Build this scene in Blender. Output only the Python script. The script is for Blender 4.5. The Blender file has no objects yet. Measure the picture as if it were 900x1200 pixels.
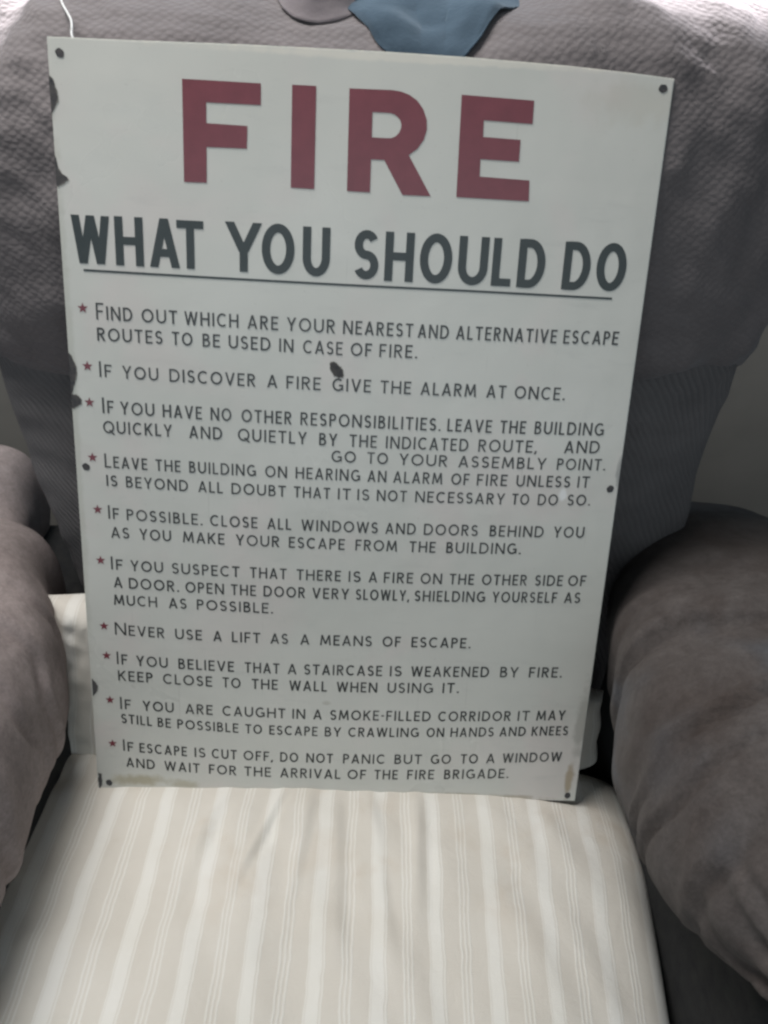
import bpy, bmesh, math, random
import numpy as np
from mathutils import Matrix, Vector

S = bpy.context.scene
COL = S.collection
random.seed(7)
rng = np.random.default_rng(7)
Z0 = 1.10                      # camera height above the floor, metres

# ------------------------------------------------------------------ camera
cam = bpy.data.cameras.new('camera')
cam.sensor_fit = 'VERTICAL'
cam.sensor_height = 36.0
cam.sensor_width = 27.0
cam.lens = 28.08
cam.clip_start = 0.02
cam.clip_end = 100
cam.dof.use_dof = True
cam.dof.focus_distance = 0.70
cam.dof.aperture_fstop = 8.0
co = bpy.data.objects.new('camera', cam)
co.location = (0, 0, Z0)
co.rotation_euler = (math.radians(90 - 32), 0, 0)
COL.objects.link(co)
S.camera = co

# ------------------------------------------------------------------ world and lamps
w = bpy.data.worlds.new('World')
S.world = w
w.use_nodes = True
bg = w.node_tree.nodes['Background']
bg.inputs['Color'].default_value = (0.80, 0.90, 1.0, 1)
bg.inputs['Strength'].default_value = 0.06

def lamp(name, kind, loc, target, energy, color, **kw):
    l = bpy.data.lights.new(name, kind)
    l.energy = energy
    l.color = color
    for k, v in kw.items():
        setattr(l, k, v)
    o = bpy.data.objects.new(name, l)
    o.location = loc
    d = Vector(target) - Vector(loc)
    o.rotation_euler = d.to_track_quat('-Z', 'Y').to_euler()
    COL.objects.link(o)
    return o

# sun from the window behind the chair, as two added spots narrowed to spare the seat: on the left shoulder and on the right of the top
lamp('window_sun', 'SPOT', (-1.05, 1.85, Z0 + 1.75), (-0.335, 0.845, Z0 + 0.0), 1700.0, (1.0, 0.95, 0.97), spot_size=math.radians(5.3), spot_blend=0.15, shadow_soft_size=0.012)
lamp('window_sun', 'SPOT', (0.85, 1.90, Z0 + 1.75), (0.250, 0.883, Z0 + 0.0), 1700.0, (1.0, 0.95, 0.97), spot_size=math.radians(8.2), spot_blend=0.15, shadow_soft_size=0.012)
# skylight of that window, above the wall
lamp('window_skylight', 'AREA', (0.0, 1.12, Z0 + 0.5), (0, 0.68, Z0 - 0.1), 1.6, (0.45, 0.76, 1.0), shape='RECTANGLE', size=0.8, size_y=0.5)
# light of the room itself: another window high on the left, and an added soft lamp behind the camera that veils the sign
lamp('side_window_light', 'AREA', (-0.46, 0.66, Z0 + 1.02), (-0.15, 0.38, Z0 - 0.6), 27.0, (1.0, 0.975, 0.94), shape='RECTANGLE', size=0.7, size_y=0.7)
lamp('room_fill', 'AREA', (0.0, -1.45, Z0 + 0.18), (0.0, 0.6, Z0 - 0.28), 13.6, (0.83, 0.945, 1.0), shape='RECTANGLE', size=2.0, size_y=1.3)

vs = S.view_settings
vs.view_transform = 'Standard'
vs.look = 'None'
vs.gamma = 1.0
vs.use_curve_mapping = False
vs.exposure = 0.0
S.cycles.filter_width = 2.5

# ------------------------------------------------------------------ materials
def mat(name, base, rough=0.6, spec=0.5, sheen=0.0, sheen_tint=(1, 1, 1), build=None):
    m = bpy.data.materials.new(name)
    m.use_nodes = True
    nt = m.node_tree
    b = nt.nodes['Principled BSDF']
    b.inputs['Base Color'].default_value = (*base, 1)
    b.inputs['Roughness'].default_value = rough
    b.inputs['Specular IOR Level'].default_value = spec
    b.inputs['Sheen Weight'].default_value = sheen
    b.inputs['Sheen Roughness'].default_value = 0.5
    b.inputs['Sheen Tint'].default_value = (*sheen_tint, 1)
    if build:
        build(nt, b)
    return m

class G:
    """small helper round a node tree"""
    def __init__(s, nt): s.nt = nt
    def n(s, t, **kw):
        x = s.nt.nodes.new(t)
        for k, v in kw.items(): setattr(x, k, v)
        return x
    def link(s, a, b): s.nt.links.new(a, b)
    def val(s, sock, v):
        if isinstance(v, bpy.types.NodeSocket): s.link(v, sock)
        else: sock.default_value = v
    def math(s, op, a, b=0.0, c=0.0):
        x = s.n('ShaderNodeMath', operation=op)
        s.val(x.inputs[0], a); s.val(x.inputs[1], b); s.val(x.inputs[2], c)
        return x.outputs[0]
    def uv(s):
        u = s.n('ShaderNodeUVMap', uv_map='UVMap')
        q = s.n('ShaderNodeSeparateXYZ'); s.link(u.outputs[0], q.inputs[0])
        return u.outputs[0], q.outputs[0], q.outputs[1]
    def obj(s):
        return s.n('ShaderNodeTexCoord').outputs['Object']
    def noise(s, vec, scale, detail=3, rough=0.55, dist=0.0):
        x = s.n('ShaderNodeTexNoise')
        s.link(vec, x.inputs['Vector'])
        x.inputs['Scale'].default_value = scale; x.inputs['Detail'].default_value = detail
        x.inputs['Roughness'].default_value = rough; x.inputs['Distortion'].default_value = dist
        return x.outputs['Fac']
    def ramp(s, fac, *stops):
        x = s.n('ShaderNodeValToRGB'); e = x.color_ramp.elements
        while len(e) < len(stops): e.new(0.5)
        for el, (p, c) in zip(e, stops):
            el.position = p; el.color = (*c, 1) if len(c) == 3 else c
        s.link(fac, x.inputs[0])
        return x.outputs[0]
    def mix(s, fac, a, b, blend='MIX'):
        x = s.n('ShaderNodeMix', data_type='RGBA', blend_type=blend)
        s.val(x.inputs[0], fac)
        for sock, v in ((x.inputs[6], a), (x.inputs[7], b)):
            if isinstance(v, bpy.types.NodeSocket): s.link(v, sock)
            else: sock.default_value = (*v, 1)
        return x.outputs[2]
    def bump(s, b, height, strength, dist):
        x = s.n('ShaderNodeBump')
        x.inputs['Strength'].default_value = strength; x.inputs['Distance'].default_value = dist
        s.link(height, x.inputs['Height']); s.link(x.outputs[0], b.inputs['Normal'])

def smooth(g, x, lo, hi):
    r = g.n('ShaderNodeMapRange', interpolation_type='SMOOTHSTEP')
    g.val(r.inputs[0], x); r.inputs[1].default_value = lo; r.inputs[2].default_value = hi
    return r.outputs[0]

def b_chenille(nt, b):                      # dimpled chenille: staggered small tufts, uneven
    g = G(nt); uv, u, v = g.uv()
    wob = g.n('ShaderNodeTexNoise'); g.link(uv, wob.inputs['Vector']); wob.inputs['Scale'].default_value = 60; wob.inputs['Detail'].default_value = 3
    off = g.n('ShaderNodeVectorMath', operation='MULTIPLY_ADD'); g.link(wob.outputs['Color'], off.inputs[0]); off.inputs[1].default_value = (0.006, 0.006, 0); g.link(uv, off.inputs[2])
    rot = g.n('ShaderNodeMapping'); g.link(off.outputs[0], rot.inputs[0]); rot.inputs['Rotation'].default_value = (0, 0, math.radians(38)); rot.inputs['Scale'].default_value = (1.0, 1.15, 1.0)
    vo = g.n('ShaderNodeTexVoronoi', voronoi_dimensions='2D', feature='SMOOTH_F1'); g.link(rot.outputs[0], vo.inputs['Vector'])
    vo.inputs['Scale'].default_value = 150; vo.inputs['Randomness'].default_value = 0.42; vo.inputs['Smoothness'].default_value = 0.35
    tuft = g.math('SUBTRACT', 1.0, vo.outputs['Distance'])
    fine = g.noise(uv, 900, 3, 0.7)
    mid = g.noise(uv, 260, 3, 0.6)
    h = g.math('ADD', g.math('ADD', tuft, g.math('MULTIPLY', fine, 0.25)), g.math('MULTIPLY', mid, 0.6))
    g.bump(b, h, 0.36, 0.0028)
    col = g.ramp(g.noise(uv, 14, 4), (0.3, (0.136, 0.122, 0.124)), (0.7, (0.176, 0.158, 0.160)))
    col = g.mix(0.15, col, g.ramp(vo.outputs['Distance'], (0.15, (1.1, 1.1, 1.1)), (0.62, (0.62, 0.60, 0.62))), 'MULTIPLY')
    g.link(col, b.inputs['Base Color'])

def b_rib(nt, b):                           # slanted fine ribs of the lower back
    g = G(nt); uv, u, v = g.uv()
    wob = g.math('MULTIPLY', g.noise(uv, 30, 4, 0.6), 8.0)
    k = 2 * math.pi / 0.0064
    t = g.math('SINE', g.math('ADD', g.math('ADD', g.math('MULTIPLY', u, k), g.math('MULTIPLY', v, k * 0.55)), wob))
    h = g.math('ADD', g.math('MULTIPLY', g.math('MULTIPLY', t, g.noise(uv, 18, 3)), 0.9), g.noise(uv, 500, 3, 0.7))
    g.bump(b, h, 0.7, 0.0016)
    col = g.ramp(g.noise(uv, 12, 4), (0.3, (0.118, 0.112, 0.114)), (0.7, (0.158, 0.148, 0.150)))
    col = g.mix(0.28, col, g.ramp(t, (0.1, (0.62, 0.62, 0.62)), (0.8, (1, 1, 1))), 'MULTIPLY')
    g.link(col, b.inputs['Base Color'])

def suede(c1, c2, c3, patch=0.0):           # worn suede arms: nap brushed lighter and darker
    def f(nt, b):
        g = G(nt); o = g.obj()
        nap = g.noise(o, 9, 5, 0.62, 0.8)
        col = g.ramp(nap, (0.28, c1), (0.52, c2), (0.75, c3))
        streak = g.n('ShaderNodeMapping'); g.link(o, streak.inputs[0]); streak.inputs['Scale'].default_value = (70, 16, 16)
        st = g.noise(streak.outputs[0], 1.0, 4, 0.6)
        col = g.mix(0.5, col, g.ramp(st, (0.3, (0.72, 0.70, 0.70)), (0.7, (1.12, 1.12, 1.12))), 'MULTIPLY')
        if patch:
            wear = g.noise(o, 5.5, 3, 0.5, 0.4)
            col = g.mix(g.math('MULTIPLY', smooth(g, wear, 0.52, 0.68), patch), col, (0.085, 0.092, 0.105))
        g.link(col, b.inputs['Base Color'])
        mott = g.noise(o, 130, 4, 0.7)
        col2 = g.mix(0.6, col, g.ramp(mott, (0.32, (0.74, 0.73, 0.73)), (0.68, (1.16, 1.16, 1.16))), 'MULTIPLY')
        pile = g.noise(o, 340, 3, 0.7)
        col2 = g.mix(0.7, col2, g.ramp(pile, (0.30, (0.80, 0.80, 0.80)), (0.70, (1.18, 1.18, 1.18))), 'MULTIPLY')
        g.link(col2, b.inputs['Base Color'])
        grain = g.noise(o, 750, 3, 0.75)
        crease = g.noise(o, 55, 6, 0.68, 0.5)
        g.bump(b, g.math('ADD', g.math('MULTIPLY', grain, 0.5), g.math('MULTIPLY', crease, 0.8)), 0.5, 0.0035)
    return f

def b_stripe(nt, b):                        # woven ticking: broad white stripe, beige bands, three thin white lines
    g = G(nt); uv, u, v = g.uv()
    wob = g.math('MULTIPLY', g.math('SUBTRACT', g.noise(uv, 22, 3), 0.5), 0.006)
    uu = g.math('ADD', u, wob)
    per = 0.0490
    x = g.math('MULTIPLY', g.math('FRACT', g.math('DIVIDE', g.math('ADD', uu, 5 * per + 0.011), per)), 52.0)   # mm in the repeat
    def band(c, hw, soft=0.5):
        d = g.math('ABSOLUTE', g.math('SUBTRACT', x, c))
        return smooth(g, d, hw + soft, hw - soft) if False else g.math('SUBTRACT', 1.0, smooth(g, d, hw - soft, hw + soft))
    white = band(7, 5.0)
    for c, hw in ((-1.6 + 2.0, 0.0),): pass
    thin = band(1.0, 0.75, 0.45)
    for c in (13.6, 29.2, 33.0, 36.8):
        thin = g.math('MAXIMUM', thin, band(c, 0.85, 0.5))
    mask = g.math('MAXIMUM', white, g.math('MULTIPLY', thin, 0.85))
    blot = g.noise(uv, 9, 4)
    beige = g.ramp(blot, (0.3, (0.580, 0.545, 0.490)), (0.7, (0.650, 0.618, 0.565)))
    pale = g.ramp(blot, (0.3, (0.68, 0.66, 0.61)), (0.7, (0.74, 0.725, 0.69)))
    col = g.mix(mask, beige, pale)
    # faint tan tone toward the fold, in blots
    tan_blots = g.math('MULTIPLY', smooth(g, g.noise(uv, 13, 3, 0.6, 0.3), 0.50, 0.75), smooth(g, v, 0.18, 0.34))
    col = g.mix(g.math('MULTIPLY', tan_blots, 0.45), col, (0.48, 0.38, 0.28))
    weave = g.n('ShaderNodeTexWave', wave_type='BANDS', bands_direction='Y'); g.link(uv, weave.inputs['Vector'])
    weave.inputs['Scale'].default_value = 300; weave.inputs['Distortion'].default_value = 2.0
    wv = g.math('ADD', g.math('MULTIPLY', weave.outputs['Fac'], 0.25), g.math('MULTIPLY', g.noise(uv, 700, 3, 0.7), 0.35))
    wv = g.math('ADD', wv, g.math('MULTIPLY', mask, 0.35))
    wv = g.math('ADD', wv, g.math('MULTIPLY', g.noise(uv, 32, 4, 0.6, 0.5), 2.2))
    g.bump(b, wv, 0.5, 0.0016)
    g.link(col, b.inputs['Base Color'])

def b_enamel(nt, b):                        # cream-white vitreous enamel with grime, rust bleed, dulling, a painted pinkish reflection and a painted glint
    g = G(nt); o = g.obj()
    q = g.n('ShaderNodeSeparateXYZ'); g.link(o, q.inputs[0])
    X, Zc = q.outputs[0], q.outputs[2]
    col = g.ramp(g.noise(o, 7, 4), (0.3, (0.56, 0.56, 0.52)), (0.7, (0.61, 0.605, 0.565)))
    col = g.mix(g.math('MULTIPLY', smooth(g, g.noise(o, 8.5, 3, 0.55, 0.4), 0.50, 0.68), 0.35), col, (0.66, 0.565, 0.545))  # pinkish reflection of a person, put into the colour in random patches
    smear = g.n('ShaderNodeMapping'); g.link(o, smear.inputs[0]); smear.inputs['Scale'].default_value = (14, 14, 70); smear.inputs['Rotation'].default_value = (0, math.radians(24), 0)
    col = g.mix(g.math('MULTIPLY', smooth(g, g.noise(smear.outputs[0], 1.0, 4, 0.65), 0.55, 0.75), 0.22), col, (0.42, 0.42, 0.40))
    scr = g.n('ShaderNodeMapping'); g.link(o, scr.inputs[0]); scr.inputs['Scale'].default_value = (420, 420, 9); scr.inputs['Rotation'].default_value = (0, math.radians(-31), 0)
    col = g.mix(g.math('MULTIPLY', smooth(g, g.noise(scr.outputs[0], 1.0, 2, 0.5), 0.70, 0.80), 0.30), col, (0.33, 0.32, 0.30))
    speck = g.noise(o, 420, 2, 0.6)
    col = g.mix(g.math('MULTIPLY', smooth(g, speck, 0.66, 0.78), 0.35), col, (0.30, 0.28, 0.24))
    def blot(cx, cz, rx, rz, color, amt, sc=60):
        nonlocal col
        dx = g.math('DIVIDE', g.math('SUBTRACT', X, cx), rx); dz = g.math('DIVIDE', g.math('SUBTRACT', Zc, cz), rz)
        d = g.math('SQRT', g.math('ADD', g.math('MULTIPLY', dx, dx), g.math('MULTIPLY', dz, dz)))
        d = g.math('ADD', d, g.math('MULTIPLY', g.math('SUBTRACT', g.noise(o, sc, 4, 0.65), 0.5), 1.5))
        col = g.mix(g.math('MULTIPLY', g.math('SUBTRACT', 1.0, smooth(g, d, 0.35, 1.0)), amt), col, color)
    blot(-0.190, 0.012, 0.036, 0.008, (0.34, 0.29, 0.17), 0.65)
    blot(-0.150, 0.009, 0.020, 0.007, (0.34, 0.29, 0.17), 0.5)
    blot(0.2195, 0.022, 0.005, 0.028, (0.33, 0.24, 0.13), 0.7)
    blot(0.224, 0.085, 0.008, 0.050, (0.30, 0.29, 0.26), 0.55)
    blot(0.2275, 0.330, 0.004, 0.022, (0.28, 0.28, 0.27), 0.8)
    blot(0.10, 0.003, 0.13, 0.004, (0.30, 0.25, 0.17), 0.6)
    blot(0.200, 0.612, 0.05, 0.02, (0.50, 0.47, 0.40), 0.35)
    blot(-0.228, 0.34, 0.006, 0.30, (0.42, 0.42, 0.36), 0.45)
    blot(0.030, 0.632, 0.20, 0.004, (0.74, 0.70, 0.62), 0.6)
    blot(0.181, 0.3075, 0.004, 0.007, (0.80, 0.80, 0.80), 0.8)  # small glint painted white into the colour
    blot(-0.015, 0.10, 0.006, 0.003, (0.35, 0.33, 0.28), 0.4)
    g.link(col, b.inputs['Base Color'])
    sm = g.noise(o, 5, 4, 0.6, 0.6)
    r = g.n('ShaderNodeMapRange'); g.link(sm, r.inputs[0]); r.inputs[1].default_value = 0.3; r.inputs[2].default_value = 0.7
    r.inputs[3].default_value = 0.24; r.inputs[4].default_value = 0.40
    g.link(r.outputs[0], b.inputs['Roughness'])
    g.bump(b, g.math('ADD', g.noise(o, 16, 2), g.math('MULTIPLY', g.noise(o, 160, 2), 0.05)), 0.25, 0.004)

def paint(c, c2):
    def f(nt, b):
        g = G(nt); o = g.obj()
        g.link(g.ramp(g.noise(o, 60, 4, 0.6), (0.3, c), (0.75, c2)), b.inputs['Base Color'])
    return f

def faded(c, c2, worn):                     # black lettering rubbed thin in places
    def f(nt, b):
        g = G(nt); o = g.obj()
        col = g.ramp(g.noise(o, 60, 4, 0.6), (0.3, c), (0.75, c2))
        rub = smooth(g, g.noise(o, 26, 5, 0.7, 0.5), 0.48, 0.78)
        rub2 = smooth(g, g.noise(o, 300, 3, 0.7), 0.55, 0.75)
        g.link(g.mix(g.math('ADD', g.math('MULTIPLY', rub, 0.26), g.math('MULTIPLY', rub2, 0.14)), col, worn), b.inputs['Base Color'])
    return f

def speckled(c, c2, sc=40, bs=0.3, bd=0.002):
    def f(nt, b):
        g = G(nt); o = g.obj(); n = g.noise(o, sc, 5, 0.65)
        g.link(g.ramp(n, (0.3, c), (0.7, c2)), b.inputs['Base Color'])
        g.bump(b, g.noise(o, sc * 8, 3, 0.7), bs, bd)
    return f

M = dict(
    chenille=mat('grey chenille', (0.14, 0.13, 0.14), 0.9, 0.15, 0.15, (0.9, 0.93, 1.0), b_chenille),
    rib=mat('ribbed grey fabric', (0.13, 0.125, 0.13), 0.9, 0.15, 0.12, (0.95, 0.95, 1.0), b_rib),
    suede_lit=mat('taupe suede', (0.2, 0.17, 0.16), 0.9, 0.15, 0.06, (1, 0.95, 0.93), suede((0.240, 0.203, 0.198), (0.300, 0.255, 0.249), (0.350, 0.303, 0.297))),  # left arm: light from its side put into a paler colour
    suede_shaded_worn=mat('shaded worn taupe suede', (0.2, 0.17, 0.16), 0.9, 0.15, 0.06, (1, 0.97, 0.95), suede((0.058, 0.047, 0.043), (0.084, 0.074, 0.071), (0.114, 0.105, 0.103), 0.75)),  # right arm: same suede with its shade put into the colour; patches are wear
    skirt=mat('dark chair upholstery', (0.05, 0.05, 0.05), 0.9, 0.15, 0.05, (1, 1, 1), speckled((0.012, 0.012, 0.014), (0.028, 0.028, 0.027), 60)),
    stripe=mat('striped ticking', (0.7, 0.68, 0.64), 0.85, 0.2, 0.1, (1, 1, 1), b_stripe),
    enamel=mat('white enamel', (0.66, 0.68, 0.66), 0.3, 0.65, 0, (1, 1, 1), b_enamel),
    red=mat('red enamel', (0.30, 0.03, 0.04), 0.40, 0.75, 0, (1, 1, 1), paint((0.150, 0.018, 0.032), (0.190, 0.028, 0.044))),
    black=mat('black enamel', (0.03, 0.035, 0.035), 0.38, 0.5, 0, (1, 1, 1), faded((0.026, 0.028, 0.028), (0.052, 0.054, 0.052), (0.30, 0.30, 0.29))),
    dark=mat('dark green black enamel', (0.025, 0.035, 0.036), 0.38, 0.5, 0, (1, 1, 1), paint((0.022, 0.032, 0.033), (0.034, 0.044, 0.046))),
    rust=mat('bare rusty steel', (0.05, 0.05, 0.055), 0.8, 0.3, 0, (1, 1, 1), speckled((0.040, 0.044, 0.052), (0.100, 0.092, 0.090), 180, 0.6, 0.001)),
    undercoat=mat('grey enamel undercoat', (0.2, 0.2, 0.2), 0.6, 0.4, 0, (1, 1, 1), speckled((0.13, 0.125, 0.12), (0.24, 0.225, 0.20), 300, 0.4, 0.0006)),
    blue=mat('teal blue cloth', (0.06, 0.14, 0.21), 0.9, 0.15, 0.3, (0.8, 0.9, 1), speckled((0.032, 0.054, 0.078), (0.044, 0.070, 0.098), 25)),
    mauve=mat('mauve cloth', (0.25, 0.19, 0.2), 0.9, 0.15, 0.3, (1, 0.95, 0.95), speckled((0.13, 0.115, 0.125), (0.17, 0.15, 0.158), 25)),
    cord=mat('white cord', (0.8, 0.8, 0.8), 0.7, 0.3, 0, (1, 1, 1), speckled((0.5, 0.5, 0.5), (0.65, 0.65, 0.65), 400)),
    wall=mat('grey beige wall paint', (0.34, 0.32, 0.29), 0.85, 0.2, 0, (1, 1, 1), speckled((0.18, 0.173, 0.160), (0.22, 0.211, 0.195), 6, 0.15, 0.001)),
    sill=mat('cream sill paint', (0.62, 0.58, 0.52), 0.45, 0.4, 0, (1, 1, 1), speckled((0.55, 0.51, 0.45), (0.64, 0.60, 0.54), 12, 0.1, 0.001)),
    carpet=mat('dark carpet', (0.08, 0.07, 0.065), 0.95, 0.1, 0, (1, 1, 1), speckled((0.05, 0.045, 0.042), (0.10, 0.09, 0.08), 90, 0.8, 0.004)),
)

# ------------------------------------------------------------------ mesh helpers
def link(name, me, m, parent=None, smooth_shade=True):
    o = bpy.data.objects.new(name, me)
    COL.objects.link(o)
    if m: me.materials.append(m)
    if smooth_shade:
        me.polygons.foreach_set('use_smooth', [True] * len(me.polygons))
    if parent: o.parent = parent
    return o

def mesh_from(verts, faces, uvs=None):
    me = bpy.data.meshes.new('mesh')
    me.from_pydata([tuple(map(float, v)) for v in verts], [], faces)
    if uvs is not None:
        lay = me.uv_layers.new(name='UVMap')
        idx = np.zeros(len(me.loops), dtype=np.int32)
        me.loops.foreach_get('vertex_index', idx)
        lay.data.foreach_set('uv', np.asarray(uvs, dtype=np.float32)[idx].ravel())
    me.update()
    return me

def empty(name, loc, label, cat, group=None):
    o = bpy.data.objects.new(name, None)
    o.location = loc
    o.empty_display_size = 0.05
    COL.objects.link(o)
    tag(o, label, cat, group)
    return o

def tag(o, label=None, cat=None, group=None, kind=None):
    if label: o['label'] = label
    if cat: o['category'] = cat
    if group: o['group'] = group
    if kind: o['kind'] = kind
    return o

_ph = rng.uniform(0, 6.28, (40, 3)); _dir = rng.normal(size=(40, 3)); _dir /= np.linalg.norm(_dir, axis=1)[:, None]
def wave_noise(p, wavelength, seed=0, n=7):
    """smooth 3-D noise from a handful of sine waves, about -1..1"""
    out = np.zeros(len(p))
    for i in range(n):
        j = (i * 5 + seed * 7) % 40
        k = 2 * math.pi / (wavelength * (0.7 + 0.6 * ((i * 37 + seed * 11) % 10) / 10))
        out += np.sin((p @ _dir[j]) * k + _ph[j, 0] + seed)
    return out / math.sqrt(n) / 1.2

def loft(rings, du=None):
    """closed-section loft; rings is a list of (n,3) arrays, first and last are capped"""
    R = np.array(rings); m, n, _ = R.shape
    seg = np.linalg.norm(np.roll(R, -1, axis=1) - R, axis=2).mean(axis=0)
    uu = np.concatenate([[0], np.cumsum(seg)[:-1]])
    vv = np.concatenate([[0], np.cumsum(np.linalg.norm(np.diff(R, axis=0), axis=2).max(axis=1))])
    verts = R.reshape(-1, 3)
    uvs = np.stack([np.tile(uu, m), np.repeat(vv, n)], axis=1)
    faces = []
    for i in range(m - 1):
        for j in range(n):
            k = (j + 1) % n
            faces.append((i * n + j, i * n + k, (i + 1) * n + k, (i + 1) * n + j))
    faces.append(tuple(range(n - 1, -1, -1)))
    faces.append(tuple(range((m - 1) * n, m * n)))
    return verts, faces, uvs

def superell(n, ex):
    t = np.linspace(0, 2 * math.pi, n, endpoint=False)
    c, s = np.cos(t), np.sin(t)
    return np.sign(c) * np.abs(c) ** (2 / ex), np.sign(s) * np.abs(s) ** (2 / ex)

def keyed(t, table):
    """smooth interpolation of key rows (t, a, b, c ...)"""
    T = np.array(table); x = T[:, 0]
    out = []
    for j in range(1, T.shape[1]):
        y = T[:, j]
        d = np.gradient(y, x)
        i = np.clip(np.searchsorted(x, t) - 1, 0, len(x) - 2)
        h = x[i + 1] - x[i]; s = np.clip((t - x[i]) / h, 0, 1)
        out.append((2 * s**3 - 3 * s**2 + 1) * y[i] + (s**3 - 2 * s**2 + s) * h * d[i] + (-2 * s**3 + 3 * s**2) * y[i + 1] + (s**3 - s**2) * h * d[i + 1])
    return np.array(out)

def box_mesh(lo, hi, bev=0.004, seg=2):
    bm = bmesh.new()
    bmesh.ops.create_cube(bm, size=1)
    for v in bm.verts:
        v.co = Vector([(lo[i] + hi[i]) / 2 + v.co[i] * (hi[i] - lo[i]) for i in range(3)])
    if bev:
        bmesh.ops.bevel(bm, geom=bm.edges[:], offset=bev, segments=seg, affect='EDGES', profile=0.6)
    me = bpy.data.meshes.new('mesh'); bm.to_mesh(me); bm.free()
    return me

# ------------------------------------------------------------------ setting
floor = link('floor', mesh_from([(-2.5, -1.5, 0), (2.5, -1.5, 0), (2.5, 1.4, 0), (-2.5, 1.4, 0)], [(0, 1, 2, 3)]), M['carpet'], None, False)
tag(floor, kind='structure')
wall = link('wall', box_mesh((-2.5, 1.15, 0), (2.5, 1.35, Z0 - 0.02), 0.003), M['wall'], None, False)
tag(wall, 'dim grey beige wall below the window, seen past the chair', 'wall', kind='structure')
link('window_sill', box_mesh((-2.5, 1.09, Z0 - 0.018), (2.5, 1.37, Z0 + 0.012), 0.006), M['sill'], wall, False)

# ------------------------------------------------------------------ armchair
CX = -0.033
chair = empty('armchair', (CX, 0.55, 0), 'grey upholstered recliner armchair with padded suede arms, carrying the sign', 'armchair')
def part(name, data, m, parent=chair, shade=True):
    me = mesh_from(*data) if isinstance(data, tuple) else data
    o = link(name, me, m, None, shade)
    if parent is not None:
        o.parent = parent
        o.matrix_parent_inverse = Matrix.Translation(-parent.location)
    return o

# upper back pillow: rings stacked in z;  keys: z(rel), half width, y front, y back
N = 260
cs, sn = superell(N, 3.4)
up_keys = [(-0.285, 0.362, 0.692, 0.800), (-0.270, 0.368, 0.672, 0.830), (-0.235, 0.374, 0.657, 0.850), (-0.16, 0.382, 0.648, 0.880), (-0.09, 0.385, 0.653, 0.905),
           (-0.060, 0.386, 0.662, 0.915), (-0.035, 0.386, 0.675, 0.920), (-0.010, 0.384, 0.700, 0.922), (0.010, 0.378, 0.730, 0.920), (0.026, 0.366, 0.765, 0.91), (0.036, 0.348, 0.80, 0.90), (0.040, 0.325, 0.83, 0.88)]
rings = []
for t in np.linspace(0, 1, 130):
    z = -0.285 + 0.325 * (1 - (1 - t) ** 1.25)
    a, yf, yb = keyed(z, up_keys)
    x = CX + 0.019 + cs * a
    y = (yf + yb) / 2 + sn * (yb - yf) / 2
    rings.append(np.stack([x, y, np.full(N, Z0 + z)], axis=1))
P = np.array(rings)
flat = P.reshape(-1, 3)
cen = np.array([CX, 0.79, Z0 - 0.1])
front = np.clip((0.80 - flat[:, 1]) / 0.08, 0, 1)
nz = 0.006 * wave_noise(flat, 0.16, 1) + 0.0028 * wave_noise(flat, 0.06, 2) + 0.0012 * wave_noise(flat, 0.025, 3)
d = flat - cen; d[:, 0] *= 0.35; d /= np.linalg.norm(d, axis=1)[:, None] + 1e-9
xr = flat[:, 0] - CX; zr = flat[:, 2] - Z0
nz -= 0.016 * np.exp(-((xr - 0.055) / 0.085) ** 2) * np.clip((zr + 0.06) / 0.08, 0, 1)      # sag in the middle of the top
nz += 0.010 * np.exp(-((xr - 0.22) / 0.05) ** 2 - ((zr - 0.0) / 0.03) ** 2)
nz += 0.008 * np.exp(-((xr + 0.17) / 0.06) ** 2 - ((zr + 0.0) / 0.03) ** 2)
# crest running down the left shoulder, with a valley beside it
ln = (xr + 0.315) - 0.35 * (zr + 0.04)
nz += 0.012 * np.exp(-(ln / 0.014) ** 2) * np.clip((zr + 0.20) / 0.12, 0, 1) - 0.006 * np.exp(-((ln - 0.035) / 0.018) ** 2) * np.clip((zr + 0.18) / 0.12, 0, 1)
UPFLAT = flat + d * nz[:, None]
# the cushion gives way where the sign leans on it
plane = 0.5053634 + (UPFLAT[:, 2] - (Z0 - 0.6366)) * 0.2646 + 0.0045 + 0.004
inside = (np.abs(UPFLAT[:, 0] + 0.01) < 0.245) & (UPFLAT[:, 1] < plane) & (UPFLAT[:, 2] < Z0 + 0.0)
UPFLAT[inside, 1] = plane[inside]
P2 = UPFLAT.reshape(P.shape)
UPP = P2
part('back_cushion', loft(list(P2)), M['chenille'])

# lower back: narrows toward the seat, under the seam
cs2, sn2 = superell(200, 3.2)
lo_keys = [(-0.66, 0.285, 0.640, 0.780), (-0.55, 0.310, 0.648, 0.800), (-0.45, 0.333, 0.660, 0.815), (-0.36, 0.350, 0.668, 0.83), (-0.29, 0.362, 0.674, 0.84), (-0.25, 0.367, 0.690, 0.84)]
rings = []
for z in np.linspace(-0.66, -0.25, 90):
    a, yf, yb = keyed(z, lo_keys)
    rings.append(np.stack([-0.015 + cs2 * a, (yf + yb) / 2 + sn2 * (yb - yf) / 2, np.full(200, Z0 + z)], axis=1))
P = np.array(rings).reshape(-1, 3)
P[:, 1] += 0.004 * wave_noise(P, 0.11, 4) + 0.0015 * wave_noise(P, 0.035, 5)
P[:, 0] += 0.004 * wave_noise(P, 0.10, 6)
part('lower_back', loft(list(P.reshape(90, 200, 3))), M['rib'])

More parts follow.
